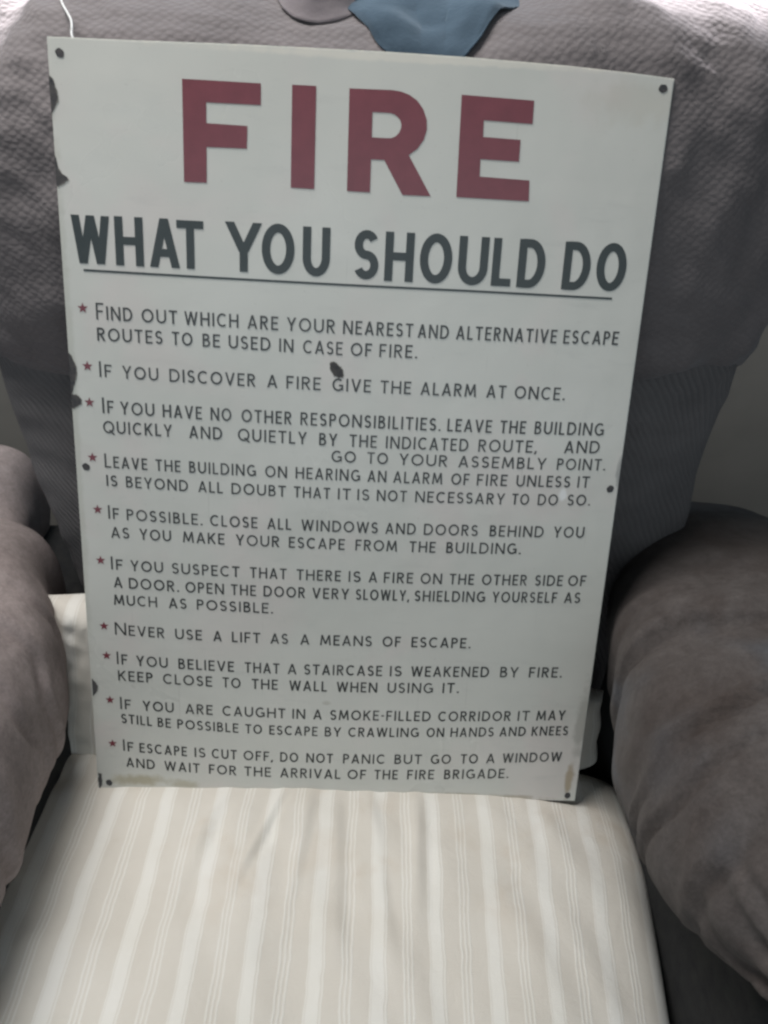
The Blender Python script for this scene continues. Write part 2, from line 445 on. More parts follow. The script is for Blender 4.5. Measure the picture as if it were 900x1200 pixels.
# arms: lofted along y;  keys: y, inner x offset from side, top z, bottom z, outer
def arm(side, m):
    n = 150; c, s = superell(n, 2.6)
    if side < 0:
        keys = [(0.14, -0.290, -0.415, -0.47, -0.52), (0.16, -0.272, -0.44, -0.435, -0.565), (0.21, -0.270, -0.455, -0.415, -0.59), (0.31, -0.276, -0.46, -0.405, -0.60),
                (0.45, -0.279, -0.47, -0.402, -0.60), (0.52, -0.288, -0.475, -0.403, -0.60), (0.58, -0.308, -0.485, -0.404, -0.60), (0.65, -0.338, -0.495, -0.414, -0.59), (0.685, -0.342, -0.49, -0.434, -0.58),
                (0.715, -0.376, -0.505, -0.462, -0.58), (0.80, -0.412, -0.53, -0.436, -0.58), (0.86, -0.42, -0.50, -0.45, -0.56), (0.875, -0.43, -0.47, -0.48, -0.53)]
    else:
        keys = [(0.232, 0.268, 0.40, -0.470, -0.490), (0.238, 0.246, 0.43, -0.450, -0.508), (0.262, 0.221, 0.45, -0.422, -0.530), (0.32, 0.194, 0.46, -0.402, -0.565),
                (0.40, 0.188, 0.46, -0.398, -0.59), (0.465, 0.193, 0.46, -0.404, -0.60), (0.492, 0.199, 0.46, -0.416, -0.60), (0.515, 0.201, 0.46, -0.412, -0.60),
                (0.60, 0.218, 0.46, -0.428, -0.60), (0.67, 0.240, 0.46, -0.448, -0.60), (0.71, 0.268, 0.46, -0.456, -0.60), (0.80, 0.30, 0.46, -0.490, -0.60), (0.875, 0.34, 0.42, -0.53, -0.58)]
    y0, y1 = keys[0][0], keys[-1][0]
    rings = []
    for t in np.linspace(0, 1, 150):
        tt = 0.5 - 0.5 * math.cos(math.pi * t)
        y = y0 + (y1 - y0) * (0.65 * t + 0.35 * tt)
        xi, xo, zt, zb = keyed(y, keys)
        rings.append(np.stack([(xi + xo) / 2 + c * (xo - xi) / 2, np.full(n, y), Z0 + (zt + zb) / 2 + s * (zt - zb) / 2], axis=1))
    p = np.array(rings).reshape(-1, 3)
    ctr = np.array([(-0.34 if side < 0 else 0.32), 0, Z0 - 0.49]); dd = p - ctr; dd[:, 1] = 0
    dd /= np.linalg.norm(dd, axis=1)[:, None] + 1e-9
    q = 0.0034 * wave_noise(p, 0.14, 8 + side) + 0.0011 * wave_noise(p, 0.045, 10 + side)
    # cross folds pulled over the pad, running a little askew
    folds = ((0.60, 0.35, 0.005, 0.0055), (0.555, -0.2, 0.006, 0.0040), (0.505, 0.5, 0.005, 0.0050), (0.43, -0.45, 0.007, 0.0045), (0.375, 0.3, 0.009, 0.0040), (0.33, -0.25, 0.008, 0.004)) if side < 0 else \
            ((0.565, 0.3, 0.006, 0.0025), (0.490, -0.25, 0.005, 0.0070), (0.425, 0.55, 0.0045, 0.0060), (0.385, 0.40, 0.004, 0.0045), (0.345, 0.65, 0.006, 0.0040))
    for fy, sl, wd, amp in folds:
        e = p[:, 1] - fy - sl * side * (p[:, 0] - ctr[0]) * 0.6 - 0.006 * wave_noise(p, 0.09, 14)
        fade = 0.55 + 0.45 * wave_noise(p, 0.15, int(fy * 100) % 9)
        amp *= 1.5; q += -amp * fade * np.exp(-(e / wd) ** 2) + 0.6 * amp * fade * np.exp(-((e - 1.8 * wd) / (1.2 * wd)) ** 2)
    if side > 0:                            # gathers at the front end
        ang = np.arctan2(p[:, 2] - ctr[2], p[:, 0] - ctr[0])
        fr = np.clip((0.315 - p[:, 1]) / 0.07, 0, 1)
        q += 0.0048 * fr * np.sin(ang * 26 + 3 * wave_noise(p, 0.08, 3))
    p = p + dd * q[:, None]
    o = part('arm', loft(list(p.reshape(150, n, 3))), m)
    return o
al = arm(-1, M['suede_lit']); al['label'] = 'taupe padded arm, its lit tone put into the colour'
ar = arm(1, M['suede_shaded_worn']); ar['label'] = 'padded arm, its shade painted into the colour, with worn grey patches and a gathered front'

# panels below the arms, seat base
def panel(x0, x1, y0, y1, z0, z1):
    return part('side_panel', box_mesh((x0, y0, z0), (x1, y1, z1), 0.02, 4), M['skirt'])
panel(0.246, 0.44, 0.262, 0.86, 0.03, Z0 - 0.545)
panel(-0.58, -0.315, 0.20, 0.86, 0.03, Z0 - 0.55)
part('seat_base', box_mesh((-0.312, 0.14, 0.08), (0.243, 0.80, Z0 - 0.735), 0.02, 4), M['skirt'])

# ------------------------------------------------------------------ striped cushion: seat pad with its back flap standing behind the sign
cush = empty('striped_cushion', (CX, 0.33, Z0 - 0.73), 'cream and beige striped cushion folded in the armchair seat, under the sign', 'cushion')
nx, ny = 230, 190
def pad(name, x0, x1, L, T, place, crown, edge_r, wrk, ustart):
    """a thin pillow: grid (s across, t along); place maps (x, t, h) to world"""
    vs, uvs = [], []
    X = np.linspace(-1, 1, nx); Tt = np.linspace(0, 1, ny)
    XX, TT = np.meshgrid(X, Tt, indexing='xy')
    ex = np.clip(1 - np.abs(XX) ** 6, 0, 1) ** 0.5
    et = np.clip(1 - np.abs(2 * TT - 1) ** 14, 0, 1) ** 0.5
    h = T * ex * et
    xx = (x0 + x1) / 2 + XX * (x1 - x0) / 2
    top = np.stack([xx.ravel(), (TT * L).ravel(), (h + crown(xx, TT * L)).ravel()], axis=1)
    w_ = wrk(top[:, 0], top[:, 1]) * (ex * et).ravel()
    top[:, 2] += w_
    bot = np.stack([xx.ravel(), (TT * L).ravel(), (-0.25 * h).ravel() - 0.002], axis=1)
    V = np.vstack([place(top), place(bot)])
    uv = np.stack([xx.ravel(), (TT * L).ravel()], axis=1); UV = np.vstack([uv, uv])
    F = []
    o = nx * ny
    for j in range(ny - 1):
        for i in range(nx - 1):
            a = j * nx + i
            F.append((a, a + 1, a + nx + 1, a + nx)); F.append((o + a, o + a + nx, o + a + nx + 1, o + a + 1))
    for i in range(nx - 1):
        F.append((i, o + i, o + i + 1, i + 1)); k = (ny - 1) * nx + i; F.append((k, k + 1, o + k + 1, o + k))
    for j in range(ny - 1):
        a = j * nx; F.append((a, a + nx, o + a + nx, o + a)); a = j * nx + nx - 1; F.append((a, o + a, o + a + nx, a + nx))
    return part(name, (V, F, UV), M['stripe'], cush)

def seat_place(p):
    q = np.empty_like(p)
    q[:, 0] = p[:, 0] - 0.13 * np.clip(0.33 - p[:, 1], 0, 1) * np.clip(p[:, 0] / 0.25, 0, 1); q[:, 1] = 0.130 + p[:, 1]; q[:, 2] = Z0 - 0.7035 - 0.052 * (p[:, 0] + 0.0428) + p[:, 2] - 0.02 * np.clip((0.14 - p[:, 1]) / 0.14, 0, 1) ** 2
    return q
def seat_wrk(x, t):
    w_ = 0.0022 * wave_noise(np.stack([x, t, 0 * x], 1), 0.11, 2) + 0.0013 * wave_noise(np.stack([x * 1.6, t * 0.7, 0 * x], 1), 0.035, 5)
    back = np.clip((t - 0.17) / 0.18, 0, 1)
    for xc, sl, wd, amp, t0 in ((-0.100, 0.30, 0.0042, 0.0028, 0.30), (-0.070, 0.10, 0.0055, 0.0018, 0.27), (-0.045, -0.05, 0.0065, 0.0022, 0.25), (-0.012, -0.12, 0.0055, 0.0015, 0.24), (0.03, 0.02, 0.007, 0.003, 0.27), (-0.155, 0.2, 0.008, 0.003, 0.30)):
        e = x - xc - sl * (t - 0.36)
        f = np.clip((t - t0 + 0.06) / 0.09, 0, 1)
        w_ += amp * f * (np.exp(-(e / wd) ** 2) - 0.7 * np.exp(-((e - 1.7 * wd) / wd) ** 2))
    # long soft drags toward the front
    w_ += 0.0016 * np.sin((x + 0.25 * t) * 95) * np.exp(-((x + 0.09) / 0.09) ** 2) * np.clip(t / 0.2, 0, 1)
    w_ *= 1 - 0.8 * np.exp(-((t - 0.380) / 0.022) ** 2)      # pressed flat under the foot of the sign
    w_ -= 0.0050 * np.exp(-((t - 0.392) / 0.018) ** 2)          # dent pressed by the plate
    # puckers along the back edge
    w_ += 0.0003 * back ** 3 * np.sin(x * 160 + 3 * np.sin(x * 47))
    return w_
pad('seat_pad', -0.400, 0.252, 0.445, 0.066, seat_place, lambda x, t: 0.008 * np.cos((x - CX) * 4.2) + 0.004 * np.sin(t * 7), 0, seat_wrk, 0)

def flap_place(p):                          # p: x, distance up the flap, outward
    q = np.empty_like(p)
    q[:, 0] = p[:, 0] - 0.030 * np.clip(1 - p[:, 1] / 0.20, 0, 1) * np.clip((-0.2 - p[:, 0]) / 0.12, 0, 1) + 0.0012 * np.sin(p[:, 1] * 60); lean = math.radians(12)
    up, out = p[:, 1] * np.interp(p[:, 0], [-0.325, -0.26, -0.05, 0.22], [0.86, 0.87, 0.75, 0.38]), p[:, 2]
    q[:, 1] = 0.578 + up * math.sin(lean) - out * math.cos(lean)
    q[:, 2] = Z0 - 0.672 + up * math.cos(lean) + out * math.sin(lean)
    return q
def flap_wrk(x, t):
    edge = np.clip((-0.275 - x) / 0.045, 0, 1)
    q = np.stack([x, t, 0 * x], 1)
    return 0.002 * wave_noise(q, 0.09, 3) + (0.0030 * edge) * wave_noise(q, 0.028, 6) + 0.0015 * np.clip((t - 0.17) / 0.05, 0, 1) * wave_noise(q, 0.018, 7)
pad('back_flap', -0.336, 0.224, 0.225, 0.040, flap_place, lambda x, t: 0 * x, 0, flap_wrk, 0)

# ------------------------------------------------------------------ cloths and cord over the chair top
def drape(name, xa, xb, i0, off, m, wav, dome, label, cat, seed, seg=70, thick=0.0012):
    """a thin cloth lying over the upper back cushion: follows its surface from ring i0 over the top and down behind.
    xa, xb: (x at the front hem, x at the back) of its two side edges"""
    ny_ = 70
    V = np.zeros((seg, ny_, 3))
    top = UPP[-1]
    for i in range(seg):
        s_ = i / (seg - 1)
        for pas in (0,):
            prof = []
            xs_mid = (xa[0] + xa[1]) / 2 * (1 - s_) + (xb[0] + xb[1]) / 2 * s_
            for ring in UPP[i0:]:
                fr = ring[ring[:, 1] < (ring[:, 1].min() + ring[:, 1].max()) / 2]
                k = np.argsort(fr[:, 0]); prof.append((np.interp(xs_mid, fr[k, 0], fr[k, 1]), np.interp(xs_mid, fr[k, 0], fr[k, 2])))
            prof = np.array(prof)
            yb = top[:, 1].max() - 0.01
            prof = np.vstack([prof, [[yb, prof[-1, 1] + 0.002], [yb + 0.03, prof[-1, 1] - 0.02], [yb + 0.05, prof[-1, 1] - 0.12]]])
        ln_ = np.concatenate([[0], np.cumsum(np.linalg.norm(np.diff(prof, axis=0), axis=1))])
        t_ = np.linspace(0, 1, ny_)
        start = 0.006 + 0.004 * math.sin(s_ * 5 + seed) + 0.022 * (2 * s_ - 1) ** 2
        tt = start + t_ * (ln_[-1] - start)
        g_ = np.clip(t_ / 0.22, 0, 1)
        V[i, :, 0] = (xa[0] + (xa[1] - xa[0]) * g_) * (1 - s_) + (xb[0] + (xb[1] - xb[0]) * g_) * s_
        V[i, :, 1] = np.interp(tt, ln_, prof[:, 0]); V[i, :, 2] = np.interp(tt, ln_, prof[:, 1])
    dy = np.gradient(V, axis=1); dx = np.gradient(V, axis=0)
    nor = np.cross(dx, dy); nor /= np.linalg.norm(nor, axis=2)[:, :, None] + 1e-9
    F_ = V.reshape(-1, 3); sg = np.repeat(np.linspace(-1, 1, seg), ny_)
    lift = off + wav * (0.6 + 0.6 * wave_noise(F_, 0.06, seed)) + 0.2 * wav * wave_noise(F_, 0.022, seed + 1) + dome * np.clip(1 - sg ** 2, 0, 1)
    lift *= np.clip(np.tile(np.linspace(0, 1, ny_), seg) / 0.10, 0.12, 1)
    topv = F_ + nor.reshape(-1, 3) * np.maximum(lift, 0.001)[:, None]
    F = []
    for i in range(seg - 1):
        for j in range(ny_ - 1):
            a = i * ny_ + j; F.append((a, a + ny_, a + ny_ + 1, a + 1))
    o = link(name, mesh_from(topv, F), m)
    sol = o.modifiers.new('thickness', 'SOLIDIFY'); sol.thickness = thick; sol.offset = -1.0
    return tag(o, label, cat)
drape('blue_cloth', (-0.004, -0.045), (0.070, 0.120), 86, 0.0010, M['blue'], 0.0030, 0.009, 'teal blue cloth draped over the middle of the chair top', 'cloth', 2)
drape('folded_cloth', (-0.078, -0.105), (-0.022, -0.024), 101, 0.002, M['mauve'], 0.007, 0.016, 'small mauve cloth bunched on the chair top beside the blue one', 'cloth', 5, 50)

def tube(pts, r, n=8):
    rings = []
    for i, p in enumerate(pts):
        a = pts[min(i + 1, len(pts) - 1)] - pts[max(i - 1, 0)]; a = a / np.linalg.norm(a)
        u = np.cross(a, [0.3, 0.9, 0.1]); u /= np.linalg.norm(u); v = np.cross(a, u)
        t = np.linspace(0, 2 * math.pi, n, endpoint=False)
        rings.append(p + r * (np.cos(t)[:, None] * u + np.sin(t)[:, None] * v))
    return loft(rings)

# ---- lettering, measured in millimetres on the plate (x from its middle, z from its foot)
PARAS = [
 [('FIND',-204.97,436.04,-176.72,435.6,10.48),('OUT',-169.53,435.49,-141.67,435.08,10.51),('WHICH',-136.11,435.0,-93.66,434.45,10.54),('ARE',-86.59,434.37,-62.27,434.1,10.57),('YOUR',-55.51,434.04,-17.16,433.72,10.6),('NEAREST',-10.83,433.68,45.2,433.46,10.63),('AND',48.97,433.46,73.83,433.47,10.66),('ALTERNATIVE',79.68,433.49,161.11,434.1,10.7),('ESCAPE',166.45,434.17,211.19,434.92,10.74),('ROUTES',-205.06,419.42,-153.72,419.05,10.32),('TO',-146.31,418.94,-130.12,418.69,10.35),('BE',-122.21,418.55,-108.34,418.3,10.36),('USED',-101.56,418.17,-68.26,417.56,10.39),('IN',-61.45,417.44,-49.98,417.26,10.41),('CASE',-42.33,417.15,-10.62,416.8,10.43),('OF',-4.1,416.76,12.88,416.72,10.46),('FIRE.',18.94,416.72,49.62,416.97,10.47)],
 [('IF',-205.33,390.97,-195.17,390.66,10.24),('YOU',-186.69,390.42,-158.11,389.7,10.26),('DISCOVER',-149.24,389.5,-80.16,388.35,10.31),('A',-70.85,388.25,-62.56,388.16,10.34),('FIRE',-55.3,388.09,-27.39,387.89,10.36),('GIVE',-18.02,387.84,13.44,387.74,10.39),('THE',21.11,387.72,46.14,387.72,10.41),('ALARM',53.98,387.73,99.63,387.86,10.44),('AT',108.08,387.9,124.31,387.98,10.46),('ONCE.',131.37,388.02,173.01,388.3,10.48)],
 [('IF',-204.45,361.63,-194.97,361.34,10.51),('YOU',-189.81,361.2,-162.25,360.47,10.53),('HAVE',-155.68,360.31,-123.81,359.63,10.56),('NO',-116.86,359.5,-99.82,359.21,10.59),('OTHER',-91.66,359.08,-50.54,358.58,10.62),('RESPONSIBILITIES.',-43.39,358.52,72.48,358.36,10.68),('LEAVE',78.03,358.39,115.1,358.7,10.73),('THE',122.03,358.77,143.49,359.04,10.75),('BUILDING',150.87,359.14,209.07,360.15,10.77),('QUICKLY',-204.47,344.95,-148.56,344.06,10.33),('AND',-134.6,343.82,-107.52,343.36,10.38),('QUIETLY',-94.68,343.15,-37.95,342.35,10.42),('BY',-27.69,342.23,-12.66,342.08,10.45),('THE',-2.51,342.0,20.26,341.87,10.47),('INDICATED',27.74,341.85,96.78,342.14,10.5),('ROUTE,',105.18,342.25,154.69,343.28,10.54),('AND',177.56,344.0,207.38,345.19,10.56),('GO',-17.02,328.5,3.33,328.31,9.86),('TO',12.78,328.25,30.2,328.17,9.88),('YOUR',39.67,328.15,80.19,328.23,9.9),('ASSEMBLY',89.57,328.29,163.81,329.27,9.93),('POINT.',173.04,329.46,214.4,330.47,9.96)],
 [('LEAVE',-204.88,315.86,-169.76,314.9,9.87),('THE',-163.07,314.73,-142.38,314.26,9.9),('BUILDING',-135.31,314.11,-79.77,313.17,9.93),('ON',-72.06,313.07,-53.85,312.86,9.96),('HEARING',-46.69,312.8,7.53,312.5,9.99),('AN',13.8,312.49,29.67,312.5,10.02),('ALARM',35.45,312.5,77.09,312.7,10.03),('OF',84.56,312.77,99.97,312.92,10.05),('FIRE',106.37,312.99,132.24,313.33,10.07),('UNLESS',140.05,313.46,186.12,314.36,10.08),('IT',192.2,314.5,202.62,314.75,10.1),('IS',-204.34,299.93,-195.16,299.61,9.63),('BEYOND',-188.09,299.37,-136.62,297.89,9.66),('ALL',-128.07,297.68,-107.49,297.23,9.7),('DOUBT',-100.34,297.09,-54.58,296.39,9.72),('THAT',-47.88,296.32,-17.19,296.07,9.75),('IT',-10.89,296.04,0.19,296.0,9.77),('IS',5.63,295.99,15.94,295.98,9.78),('NOT',22.33,295.98,47.8,296.06,9.79),('NECESSARY',55.09,296.1,131.56,297.1,9.82),('TO',137.8,297.23,152.5,297.55,9.84),('DO',160.0,297.73,177.3,298.19,9.85),('SO.',185.63,298.42,205.32,299.04,9.86)],
 [('IF',-204.6,271.12,-195.17,270.68,9.88),('POSSIBLE.',-188.87,270.4,-125.06,268.19,9.91),('CLOSE',-118.69,268.03,-78.43,267.24,9.96),('ALL',-70.06,267.12,-49.64,266.9,9.99),('WINDOWS',-41.1,266.83,24.54,266.76,10.02),('AND',31.02,266.8,57.19,267.0,10.05),('DOORS',64.21,267.07,111.0,267.71,10.07),('BEHIND',121.25,267.88,168.13,268.81,10.09),('YOU',176.86,269.01,203.6,269.63,10.11),('AS',-202.84,254.12,-187.49,253.59,9.87),('YOU',-178.82,253.31,-152.04,252.53,9.9),('MAKE',-142.09,252.28,-106.56,251.51,9.93),('YOUR',-97.07,251.34,-59.56,250.84,9.96),('ESCAPE',-51.63,250.76,-3.36,250.54,9.99),('FROM',5.88,250.54,41.96,250.7,10.02),('THE',52.58,250.78,75.42,251.03,10.04),('BUILDING.',84.73,251.16,150.11,252.46,10.06)],
 [('IF',-204.73,224.9,-194.3,224.48,9.88),('YOU',-187.73,224.23,-159.9,223.3,9.9),('SUSPECT',-152.2,223.07,-93.94,221.77,9.94),('THAT',-84.9,221.63,-53.12,221.28,9.98),('THERE',-44.41,221.22,-5.75,221.12,10.01),('IS',0.76,221.12,11.62,221.15,10.02),('A',18.59,221.18,26.09,221.22,10.03),('FIRE',31.87,221.26,57.65,221.49,10.04),('ON',64.2,221.57,83.04,221.82,10.06),('THE',89.68,221.92,111.36,222.29,10.07),('OTHER',118.39,222.43,158.18,223.3,10.08),('SIDE',165.39,223.48,190.1,224.14,10.1),('OF',194.81,224.27,210.65,224.73,10.11),('A',-202.81,208.23,-195.46,207.88,10.02),('DOOR.',-189.95,207.63,-146.63,206.0,10.05),('OPEN',-141.08,205.83,-107.66,205.0,10.09),('THE',-101.48,204.88,-79.7,204.53,10.11),('DOOR',-73.12,204.45,-36.64,204.18,10.13),('VERY',-30.41,204.16,1.95,204.21,10.16),('SLOWLY,',7.98,204.24,55.22,204.71,10.18),('SHIELDING',59.92,204.78,122.61,205.99,10.21),('YOURSELF',128.93,206.14,186.76,207.72,10.23),('AS',193.27,207.92,207.67,208.37,10.24),('MUCH',-203.65,191.71,-166.2,190.6,9.77),('AS',-156.01,190.32,-140.51,189.92,9.8),('POSSIBLE.',-131.55,189.69,-64.63,188.24,9.83)],
 [('NEVER',-204.22,162.91,-160.71,160.79,10.01),('USE',-151.29,160.45,-127.64,159.76,10.05),('A',-117.65,159.53,-110.06,159.38,10.07),('LIFT',-101.11,159.23,-75.86,158.95,10.08),('AS',-66.72,158.89,-51.08,158.84,10.1),('A',-40.15,158.85,-31.97,158.86,10.11),('MEANS',-22.4,158.9,24.05,159.27,10.13),('OF',33.67,159.38,50.09,159.58,10.15),('ESCAPE.',59.73,159.7,113.3,160.37,10.17)],
 [('IF',-204.34,133.75,-194.35,133.1,10.24),('YOU',-186.76,132.64,-158.77,131.21,10.26),('BELIEVE',-149.24,130.81,-99.43,129.37,10.31),('THAT',-89.82,129.21,-58.43,128.89,10.34),('A',-51.09,128.87,-42.97,128.86,10.36),('STAIRCASE',-36.16,128.86,34.69,129.6,10.38),('IS',41.55,129.72,52.63,129.94,10.4),('WEAKENED',61.06,130.11,132.5,131.88,10.42),('BY',142.71,132.16,159.47,132.61,10.44),('FIRE.',169.32,132.87,199.86,133.67,10.45),('KEEP',-203.64,117.3,-172.7,115.69,10.21),('CLOSE',-163.5,115.26,-119.26,113.58,10.26),('TO',-110.0,113.31,-93.59,112.88,10.29),('THE',-83.52,112.67,-59.83,112.28,10.31),('WALL',-49.49,112.17,-15.01,112.03,10.33),('WHEN',-6.18,112.06,31.02,112.45,10.36),('USING',40.44,112.63,82.26,113.74,10.38),('IT.',90.92,114.05,106.28,114.65,10.39)],
 [('IF',-203.54,88.12,-193.51,87.54,10.18),('YOU',-182.92,86.96,-154.77,85.61,10.21),('ARE',-144.12,85.17,-119.32,84.29,10.24),('CAUGHT',-110.34,84.02,-52.66,82.9,10.28),('IN',-46.2,82.84,-34.37,82.76,10.31),('A',-26.87,82.73,-18.97,82.72,10.32),('SMOKE-FILLED',-11.22,82.72,82.07,84.1,10.35),('CORRIDOR',89.0,84.3,156.88,86.87,10.37),('IT',163.13,87.16,174.49,87.72,10.38),('MAY',180.9,88.05,207.98,89.54,10.38),('STILL',-202.93,73.48,-175.14,70.83,9.69),('BE',-169.93,70.4,-157.83,69.46,9.72),('POSSIBLE',-151.97,69.05,-95.8,66.17,9.76),('TO',-89.49,65.96,-74.08,65.55,9.79),('ESCAPE',-67.35,65.41,-22.51,65.02,9.82),('BY',-15.75,65.05,-0.61,65.16,9.84),('CRAWLING',6.16,65.24,72.11,66.84,9.85),('ON',79.32,67.09,95.76,67.71,9.87),('HANDS',101.77,67.96,142.35,69.77,9.87),('AND',147.98,70.04,172.53,71.28,9.88),('KNEES',178.17,71.57,212.45,73.38,9.88)],
 [('IF',-202.96,43.75,-193.15,42.91,10.09),('ESCAPE',-187.65,42.46,-143.84,39.49,10.13),('IS',-136.94,39.12,-126.78,38.6,10.16),('CUT',-120.82,38.33,-97.56,37.41,10.18),('OFF,',-91.18,37.21,-63.59,36.53,10.21),('DO',-56.94,36.41,-40.08,36.21,10.23),('NOT',-32.45,36.15,-7.34,36.14,10.24),('PANIC',2.17,36.2,41.74,36.81,10.26),('BUT',50.8,37.03,76.56,37.8,10.28),('GO',85.07,38.1,104.3,38.86,10.28),('TO',113.47,39.27,129.88,40.05,10.29),('A',137.84,40.45,145.97,40.89,10.29),('WINDOW',153.29,41.29,209.63,44.84,10.29),('AND',-200.61,26.55,-174.1,24.28,10.24),('WAIT',-165.2,23.61,-132.29,21.56,10.28),('FOR',-123.73,21.13,-98.08,20.08,10.32),('THE',-90.6,19.83,-65.48,19.22,10.34),('ARRIVAL',-56.77,19.07,0.3,18.95,10.38),('OF',6.95,19.03,24.67,19.3,10.4),('THE',32.39,19.46,54.78,20.02,10.41),('FIRE',63.75,20.29,89.44,21.21,10.42),('BRIGADE.',99.0,21.6,160.75,24.65,10.43)],
]
STARS = [(-215.08, 444.15),(-214.19, 399.04),(-214.26, 369.84),(-214.57, 323.97),(-212.96, 278.87),(-213.03, 233.02),(-213.53, 170.88),(-212.85, 141.98),(-212.19, 97.07),(-212.24, 51.35)]
HOLES = [(-220.3, 621.95),(219.77, 622.03),(-220.31, 315.72),(221.06, 314.53),(-217.65, 8.48),(220.24, 6.76)]
TITLE = [('W', -219.97, -191.17, 477.83, 512.94),('H', -187.48, -165.93, 477.65, 513.44),('A', -161.43, -138.45, 477.68, 513.52),('T', -140.44, -119.96, 477.68, 512.96),('Y', -103.19, -75.49, 477.42, 513.72),('O', -75.48, -50.2, 476.79, 514.09),('U', -43.91, -22.76, 476.61, 513.06),('S', -4.2, 15.12, 476.22, 512.78),('H', 19.83, 42.39, 475.84, 512.47),('O', 47.12, 72.41, 475.6, 512.92),('U', 77.2, 100.57, 475.7, 512.15),('L', 103.99, 119.38, 476.14, 512.0),('D', 124.18, 145.64, 475.95, 512.18),('D', 159.94, 181.48, 476.03, 512.02),('O', 186.3, 209.92, 476.35, 512.71)]
UNDERLINE = [(-212.64, 472.81),(-112.95, 471.84),(-13.26, 471.31),(94.45, 471.35),(201.63, 470.84)]
FIRE_F = [(-133.49, 609.89),(-76.42, 609.9),(-76.38, 595.47),(-116.25, 595.25),(-116.37, 581.39),(-86.22, 581.0),(-86.7, 565.54),(-116.47, 565.18),(-116.84, 540.36),(-133.81, 540.11)]
FIRE_I = [(-53.69, 610.21),(-36.01, 610.36),(-35.95, 539.99),(-53.75, 540.12)]
FIRE_E = [(70.9, 610.19),(124.95, 609.05),(125.31, 593.25),(88.74, 593.95),(89.06, 582.64),(117.44, 582.06),(117.63, 566.96),(88.43, 567.25),(88.8, 555.1),(126.99, 554.32),(127.92, 539.5),(72.13, 539.76)]
FIRE_R_STEM = [(-11.78, 610.07),(5.74, 610.26),(6.25, 539.75),(-11.26, 539.84)]
FIRE_R_LEG = [(15.83, 563.31),(32.14, 570.63),(52.55, 539.39),(31.04, 539.17)]
FIRE_R_BO = [(4.8, 610.27),(19.21, 610.52),(26.16, 609.93),(32.56, 608.0),(38.44, 604.51),(43.2, 599.05),(46.16, 592.31),(46.73, 585.4),(44.82, 578.32),(40.4, 571.94),(33.64, 566.88),(24.16, 563.86),(15.85, 563.02),(5.9, 562.93)]
FIRE_R_BI = [(5.77, 595.15),(16.2, 595.23),(19.37, 595.11),(21.93, 594.5),(24.55, 592.92),(26.57, 590.72),(27.53, 588.17),(27.48, 585.57),(26.37, 582.61),(23.96, 579.87),(20.85, 578.37),(17.04, 578.05),(12.57, 578.06),(5.88, 578.18)]
CHIPS = [
 [(-228.87, 606.65),(-227.53, 605.61),(-225.83, 603.48),(-225.11, 600.18),(-224.66, 596.29),(-223.94, 593.53),(-224.35, 590.7),(-226.03, 587.23),(-227.43, 584.32),(-228.78, 581.99),(-229.11, 581.97),(-229.12, 584.24),(-229.13, 587.06),(-229.15, 590.45),(-229.16, 593.26),(-229.17, 596.06),(-229.18, 599.97),(-229.19, 603.3),(-229.2, 605.52),(-229.21, 606.63)],
 [(-228.67, 553.78),(-227.72, 550.9),(-227.27, 547.4),(-226.53, 543.91),(-224.48, 541.06),(-221.19, 539.45),(-220.23, 537.72),(-222.98, 535.2),(-228.58, 532.54),(-228.93, 532.52),(-228.94, 534.9),(-228.95, 537.28),(-228.95, 539.06),(-228.96, 540.83),(-228.97, 543.79),(-228.99, 547.32),(-229.0, 550.84),(-229.01, 553.76)],
 [(-228.1, 408.54),(-226.31, 405.93),(-224.58, 401.96),(-223.78, 397.94),(-223.29, 393.2),(-224.2, 388.38),(-225.58, 384.21),(-226.66, 380.03),(-227.98, 376.52),(-228.35, 376.51),(-228.36, 379.96),(-228.38, 384.08),(-228.4, 388.19),(-228.41, 392.97),(-228.43, 397.73),(-228.45, 401.79),(-228.46, 405.83),(-228.47, 408.52)],
 [(-227.98, 375.83),(-223.49, 374.64),(-221.28, 372.66),(-220.63, 370.6),(-221.4, 368.48),(-224.23, 366.26),(-227.93, 364.71),(-228.31, 364.69),(-228.31, 366.09),(-228.32, 368.18),(-228.33, 370.27),(-228.34, 372.35),(-228.34, 374.43),(-228.35, 375.81)],
 [(-226.98, 117.52),(-225.3, 115.84),(-223.53, 113.3),(-222.63, 109.85),(-223.49, 106.34),(-225.42, 103.65),(-226.91, 100.98),(-227.33, 100.96),(-227.34, 103.59),(-227.35, 106.21),(-227.36, 109.7),(-227.38, 113.17),(-227.39, 115.77),(-227.39, 117.5)],
 [(-226.59, 18.56),(-224.49, 17.68),(-224.83, 12.98),(-224.44, 7.34),(-226.25, 2.55),(-226.97, 2.53),(-226.98, 7.26),(-227.0, 12.92),(-227.02, 17.61),(-227.03, 18.54)],
 [(-20.55, 409.09),(-18.88, 410.87),(-16.82, 410.76),(-14.7, 409.01),(-12.23, 407.07),(-10.42, 404.41),(-9.29, 401.37),(-10.6, 399.25),(-13.36, 398.99),(-16.52, 400.5),(-18.67, 403.36),(-19.78, 406.05)],
]
TOP_EDGE = [(-229.01, 632.22),(-171.28, 633.02),(-89.14, 634.74),(12.37, 635.56),(71.46, 635.27),(146.96, 633.65),(194.77, 631.44),(227.6, 629.35)]

